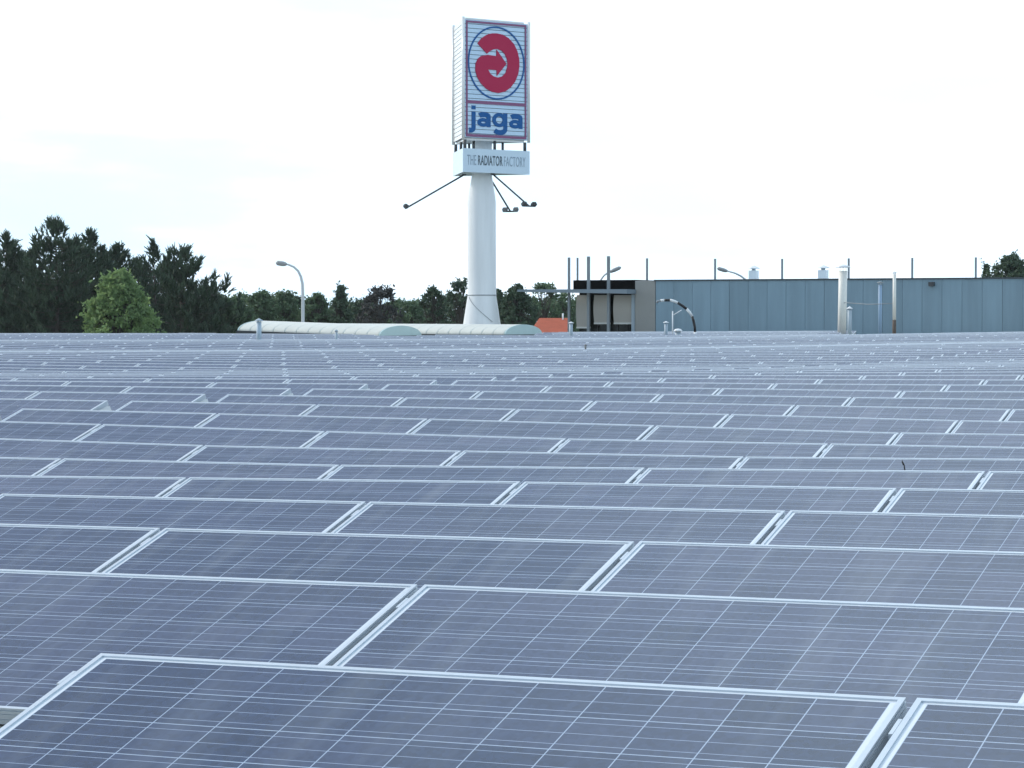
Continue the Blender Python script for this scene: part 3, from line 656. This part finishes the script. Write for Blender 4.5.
# ------------------------------------------------------------------ house with orange roof
hz0 = at(551.5, 331, 205); hs = thing('orange_roof_house', 'house with orange tiled hip roof seen under the canopy end', 'house', (hz0.x, hz0.y, 0))
q = lambda px, py: at(px, py, 205) - Vector((hz0.x, hz0.y, 0))
e0, e1 = q(529, 334).x, q(571, 334).x; ez = q(0, 334).z; r0, r1 = q(539.5, 318).x, q(568, 318).x; rz_ = q(0, 318).z
rfm = MB(); A_ = [(e0, -3, ez), (e1, -3, ez), (e1, 5, ez), (e0, 5, ez)]; r0v, r1v = (r0, 1, rz_), (r1, 1, rz_)
rfm.face([A_[0], A_[1], r1v, r0v]); rfm.face([A_[1], A_[2], r1v]); rfm.face([A_[2], A_[3], r0v, r1v]); rfm.face([A_[3], A_[0], r0v])
ot = mat('orange_roof_tiles', (.34, .070, .030), .85, noise=.16, nscale=2.0, bump=.4); rfm.build('roof', ot, hs)
MB().box(((e0 + e1) / 2, 1, ez / 2 - .02), ((e1 - e0) / 2 - .3, 3.7, ez / 2)).build('wall', mat('brick_house_wall', (.26, .14, .10), .85, noise=.15), hs)
MB().tube([(q(563, 0).x, .6, rz_ - .4), (q(563, 0).x, .6, rz_ + .35)], .06, 8).build('vent_stack', WHITE, hs)

# ------------------------------------------------------------------ trees
def leaf_mat(name, a, b, trans=.25):
    m = bpy.data.materials.new(name); m.use_nodes = True; t = m.node_tree; bs = t.nodes['Principled BSDF']
    tc_ = t.nodes.new('ShaderNodeTexCoord'); n1 = t.nodes.new('ShaderNodeTexNoise'); n1.inputs['Scale'].default_value = .9; n1.inputs['Detail'].default_value = 8; n1.inputs['Roughness'].default_value = .8
    mr = t.nodes.new('ShaderNodeMapRange'); mr.inputs[1].default_value = .36; mr.inputs[2].default_value = .64
    mi = t.nodes.new('ShaderNodeMix'); mi.data_type = 'RGBA'; mi.inputs[6].default_value = (*a, 1); mi.inputs[7].default_value = (*b, 1)
    t.links.new(tc_.outputs['Object'], n1.inputs['Vector']); t.links.new(n1.outputs['Fac'], mr.inputs[0]); t.links.new(mr.outputs[0], mi.inputs[0]); t.links.new(mi.outputs[2], bs.inputs['Base Color'])
    bs.inputs['Roughness'].default_value = .65; bs.inputs['Specular IOR Level'].default_value = .25
    tr = t.nodes.new('ShaderNodeBsdfTranslucent'); t.links.new(mi.outputs[2], tr.inputs[0]); ms_ = t.nodes.new('ShaderNodeMixShader'); ms_.inputs[0].default_value = trans
    ou = t.nodes['Material Output']; t.links.new(bs.outputs[0], ms_.inputs[1]); t.links.new(tr.outputs[0], ms_.inputs[2]); t.links.new(ms_.outputs[0], ou.inputs[0]); return m
BARK = mat('bark', (.07, .06, .05), .9, noise=.3, nscale=3)
PINE = leaf_mat('pine_needles', (.032, .057, .038), (.076, .112, .066), .15)
LEAF_L = leaf_mat('fresh_green_leaves', (.11, .19, .085), (.29, .40, .155), .4); LEAF_M = leaf_mat('mid_green_leaves', (.072, .125, .075), (.155, .22, .115))
LEAF_D = leaf_mat('dark_green_leaves', (.048, .082, .055), (.105, .15, .088)); LEAF_P = leaf_mat('dull_purple_leaves', (.050, .054, .054), (.10, .096, .09))
def leaf(b, c, sz, rg, asp=.6):
    d = Vector((rg.gauss(0, 1), rg.gauss(0, 1), rg.gauss(0, 1) + .3)).normalized(); e = d.cross(Vector((rg.gauss(0, 1), rg.gauss(0, 1), rg.gauss(0, 1)))).normalized()
    s1 = sz * rg.uniform(.5, 1.35); b.face([c - d * s1 * .5, c + e * s1 * asp * .5 + d * s1 * .05, c + d * s1 * .55, c - e * s1 * asp * .5 + d * s1 * .05])
VIS = 331.0           # picture row of the roof edge: crown widths are given there
def broadleaf(px, ytop, hw_px, Z, m, label, seed, name='broadleaf_tree', conic=0., dense=1., leafsz=.30, low=0.30, group='trees beyond the factory roof', cat='tree', airy=0., shoots=0):
    rg = random.Random(seed); p = at(px, 322, Z); H = EYE - (ytop - HOR) / F * Z; zv = EYE - (VIS - HOR) / F * Z; hv = H - zv
    W_ = hw_px / F * Z
    o = thing(name, label, cat, (p.x, p.y, 0), 0, group)
    tr = MB(); lm = MB(); lv = MB()
    sp = [Vector((rg.uniform(-.012, .012) * H * k, rg.uniform(-.012, .012) * H * k, H * .93 * k / 5)) for k in range(6)]
    tr.tube(sp, [H * .018 * (1 - .17 * k) for k in range(6)], 9); tr.build('trunk', BARK, o)
    def width(z):                                   # crown half-width at height z
        g = (H - z) / hv                            # 0 at the tip, 1 at the roof edge's height
        dome = math.sqrt(max(0, min(1, g * (2 - g)))) if g < 1 else 1 + .12 * (g - 1)
        cone = min(g, 1) ** .85 + .25 * max(0, g - 1)
        return W_ * (dome * (1 - conic) + cone * conic)
    zlow = max(H * low, H - hv * 2.2); vol = 0
    ncl = int(70 * dense)
    for k in range(ncl):
        z = zlow + (H - zlow) * (1 - (1 - rg.random()) ** 1.25) if conic else zlow + (H - zlow) * rg.random() ** .75
        crad = W_ * rg.uniform(.10, .24) * (1 if not conic else .8); z = min(z, H - crad * .5)
        a = rg.uniform(0, 2 * math.pi); rr = width(z + crad * .2) * math.sqrt(rg.uniform(.08, 1.0)) * rg.choice((.8, .95, 1.0, 1.1))
        c = Vector((rr * math.cos(a), rr * math.sin(a), z))
        b0 = sp[min(4, max(1, int(c.z / H * 5 - .9)))]; mid = (b0 + c) / 2 + Vector((0, 0, -.015 * H))
        lm.tube([b0, mid, c], [H * .005, H * .0032, H * .001], 5, caps=False)
        st = Vector((rg.uniform(.7, 1.25), rg.uniform(.7, 1.25), rg.uniform(.55, 1.1)))
        nl = int(rg.uniform(45, 95) * (1 - airy * .45) * max(.5, min(2.6, (crad / leafsz / 1.3) ** 1.3)))
        for j in range(nl):
            leaf(lv, c + Vector((rg.gauss(0, .55) * st.x, rg.gauss(0, .55) * st.y, rg.gauss(0, .55) * st.z)) * crad, leafsz, rg)
    # leading shoots break the outline
    for k in range(int(7 + 5 * dense) + shoots):
        a = rg.uniform(0, 6.283); z = H - hv * rg.random() * .9; r_ = width(z) * rg.uniform(.7, 1.0)
        c0 = Vector((r_ * math.cos(a), r_ * math.sin(a), z - .2)); dr = Vector((math.cos(a) * .5, math.sin(a) * .5, 1.0)) * hv * rg.uniform(.06, .16)
        lm.tube([sp[4], c0, c0 + dr], [.05, .03, .008], 4, caps=False)
        for j in range(16): leaf(lv, c0 + dr * rg.random() * 1.05 + Vector((rg.gauss(0, .13), rg.gauss(0, .13), rg.gauss(0, .13))), leafsz * .85, rg)
    lm.build('limb', BARK, o); lv.build('crown', m, o); return o
def pine(px, ytop, hw_px, Z, label, seed, sparse=1., tuft=1.15, cone=.55):
    rg = random.Random(seed); p = at(px, 322, Z); H = EYE - (ytop + 5 - HOR) / F * Z; zv = EYE - (VIS - HOR) / F * Z; hv = H - zv; W_ = hw_px / F * Z
    o = thing('pine_tree', label, 'tree', (p.x, p.y, 0), 0, 'dark pine trees at the left')
    tr = MB(); lv = MB(); lm = MB()
    tr.tube([(0, 0, 0), (.1, .05, H * .5), (0, 0, H * .985)], [H * .017, H * .011, .015], 9); tr.build('trunk', BARK, o)
    def tuft_at(c, d, sz, n=15):
        d = d.normalized(); x = d.orthogonal().normalized(); y = d.cross(x)
        for j in range(n):
            t = rg.uniform(0, 6.283); sp_ = rg.uniform(.15, .95); v = (d + (x * math.cos(t) + y * math.sin(t)) * sp_).normalized(); sd = v.cross(Vector((rg.gauss(0, 1), rg.gauss(0, 1), rg.gauss(0, 1)))).normalized()
            b0 = c + d * rg.uniform(-.35, .3) * sz; ln = sz * rg.uniform(.35, .7); lv.face([b0 - sd * ln * .13, b0 + sd * ln * .13, b0 + v * ln + sd * ln * .04, b0 + v * ln - sd * ln * .04])
    for q in range(4): tuft_at(Vector((rg.gauss(0, .05), rg.gauss(0, .05), H - .2 - q * .45)), Vector((0, 0, 1)), tuft * (.6 + .1 * q), 9)
    nlev = int(hv * 1.35 / .62)
    for l in range(nlev):
        g_ = (l + rg.random() * .8) / nlev * 1.35; zz_ = H - .5 - hv * g_
        ln0 = W_ * (cone * min(g_, 1.1) ** .8 + (1 - cone) * min(1, g_ * 1.9)) * .95 + .12
        for k in range(int(rg.choice((5, 6, 7)) * sparse + .5)):
            a = rg.uniform(0, 6.283); ln = ln0 * rg.uniform(.5, 1.12); dz = ln * rg.uniform(.10, .45)
            dr = Vector((math.cos(a), math.sin(a), 0)); b0 = Vector((0, 0, zz_ - dz * .6)); e_ = b0 + dr * ln + Vector((0, 0, dz)); md = b0 + dr * ln * .55 + Vector((0, 0, dz * .2))
            lm.tube([b0, md, e_], [.06, .04, .012], 5, caps=False)
            nt_ = max(2, int(ln / (.42 / max(.6, sparse))))
            for j in range(nt_):
                t = 1 - .92 * j / nt_; c = b0.lerp(md, t * 2) if t < .5 else md.lerp(e_, t * 2 - 1)
                c = c + Vector((rg.gauss(0, .22), rg.gauss(0, .22), rg.gauss(.05, .2)))
                tuft_at(c, Vector((dr.x * .4 + rg.gauss(0, .3), dr.y * .4 + rg.gauss(0, .3), .9)), tuft * rg.uniform(.65, 1.15), 12)
            tuft_at(e_ + Vector((0, 0, .3)), Vector((dr.x * .25, dr.y * .25, 1)), tuft * rg.uniform(.9, 1.25))
    lm.build('limb', BARK, o); lv.build('crown', PINE, o); return o
pine(-14, 240, 52, 300, 'dark pine cut by the left picture edge', 11)
pine(6, 231, 49, 306, 'dark pine with a pointed top, second from the left edge', 12)
pine(56, 214, 65, 296, 'tallest dark pine at the left, its top above all others', 13)
pine(31, 246, 47, 312, 'dark pine in the dip just left of the tallest pine', 14)
pine(91, 228, 42, 304, 'dark pine with upright tip just right of the tallest pine', 15)
pine(116, 241, 44, 308, 'dark spiky pine standing right behind the bright green tree', 16)
pine(138, 254, 44, 314, 'lower dark pine in the dip between the spiky pine and the thin bare-topped one', 17)
pine(154, 236, 26, 302, 'thin sparse pine with a nearly bare top', 18, sparse=.4)
pine(181, 241, 66, 294, 'broad dark pine at the right end of the pine group', 19, cone=.6)
pine(72, 236, 40, 318, 'dark pine filling the dip just right below the tallest top', 21)
pine(104, 247, 42, 320, 'dark pine low between two upright tips behind the bright green tree', 22)
pine(168, 256, 50, 318, 'lower dark pine between the bare-topped pine and the broad one', 23)
pine(20, 250, 44, 320, 'lower dark pine behind the second pine from the left edge', 24)
pine(208, 285, 34, 300, 'low dark pine at the outer right flank of the pine group', 20)
broadleaf(120, 275, 42, 255, LEAF_L, 'bright green leafy tree in front of the dark pines', 31, conic=.8, dense=3.4, leafsz=.40, shoots=60)
T = [(237, 300, 24, 300, LEAF_M, 'mid green bushy tree beside the last dark pine', 0, 1.6, 0), (262, 292, 20, 330, LEAF_M, 'mid green tree behind the blue-grey vent pipe', 0, 1.5, 0), (285, 293, 20, 335, LEAF_M, 'mid green tree just left of the curved street lamp', 0, 1.5, 0),
     (316, 294, 19, 330, LEAF_M, 'mid green tree just right of the curved street lamp', 0, 1.5, 0), (341, 286, 15, 310, LEAF_D, 'dark narrow pointed tree between the lamp and the purple tree', .85, 2.0, 0), (361, 301, 19, 330, LEAF_D, 'low dark green tree left of the purple tree', 0, 1.4, 0),
     (381, 288, 25, 300, LEAF_P, 'airy dull purple tree with gaps in its crown', 0, .9, .5), (410, 303, 18, 335, LEAF_M, 'low mid green tree right of the purple tree', 0, 1.3, 0), (433, 289, 20, 300, LEAF_D, 'round dark green tree left of the sign pole', .15, 1.4, 0),
     (460, 278, 18, 320, LEAF_D, 'taller airy tree half behind the sign pole on its left', .2, .9, .5), (497, 290, 14, 320, LEAF_D, 'thin tree just right of the sign pole', .2, .9, .4), (517, 287, 22, 290, LEAF_D, 'dense dark tree between the sign pole and the orange roof', .3, 2.4, 0),
     (545, 284, 22, 330, LEAF_M, 'airy green tree rising behind the canopy end', .1, .9, .5), (562, 293, 17, 335, LEAF_M, 'mid green tree behind the orange roof beside the canopy post', 0, 1.3, .2),
     (1011, 257, 36, 300, LEAF_D, 'dark green tree above the workshop roof at the right edge', .1, 2.2, 0), (986, 266, 11, 310, LEAF_D, 'small dark treetop left of the bigger tree above the workshop roof', .6, 1., .2)]
for i, (px, yt, hw_, Z, m, lab, cn_, de, ai) in enumerate(T):
    broadleaf(px, yt, hw_, Z, m, lab, 50 + i, conic=cn_, dense=de, leafsz=.36, airy=ai)
# undergrowth filling the foot of the tree belt: single bushes
for i, px in enumerate(range(-20, 600, 26)):
    where = 'under the dark pines' if px < 215 else 'beyond the cream rooflights' if px < 535 else 'behind the orange roof'
    broadleaf(px, 295 + (i * 37 % 9), 25, 345 + (i % 3) * 6, LEAF_M if i % 3 else LEAF_D, 'low bush filling the tree belt %s' % where, 100 + i, name='bush', dense=1.25, leafsz=.42, low=.1, group='bushes %s' % where, cat='bush')
# ------------------------------------------------------------------ a little summer haze
hz_ = MB().box((0, 720, 16.5), (920, 790, 17.5))
hm = bpy.data.materials.new('thin_summer_haze'); hm.use_nodes = True; hm.node_tree.nodes.clear()
ho = hm.node_tree.nodes.new('ShaderNodeOutputMaterial'); hv_ = hm.node_tree.nodes.new('ShaderNodeVolumePrincipled')
hv_.inputs['Color'].default_value = (.86, .92, .97, 1); hv_.inputs['Density'].default_value = .00006; hv_.inputs['Anisotropy'].default_value = .3
hm.node_tree.links.new(hv_.outputs[0], ho.inputs['Volume'])
tag(hz_.build('haze', hm), 'thin pale haze in the air over the roof and the tree belt', 'haze', None, 'stuff')
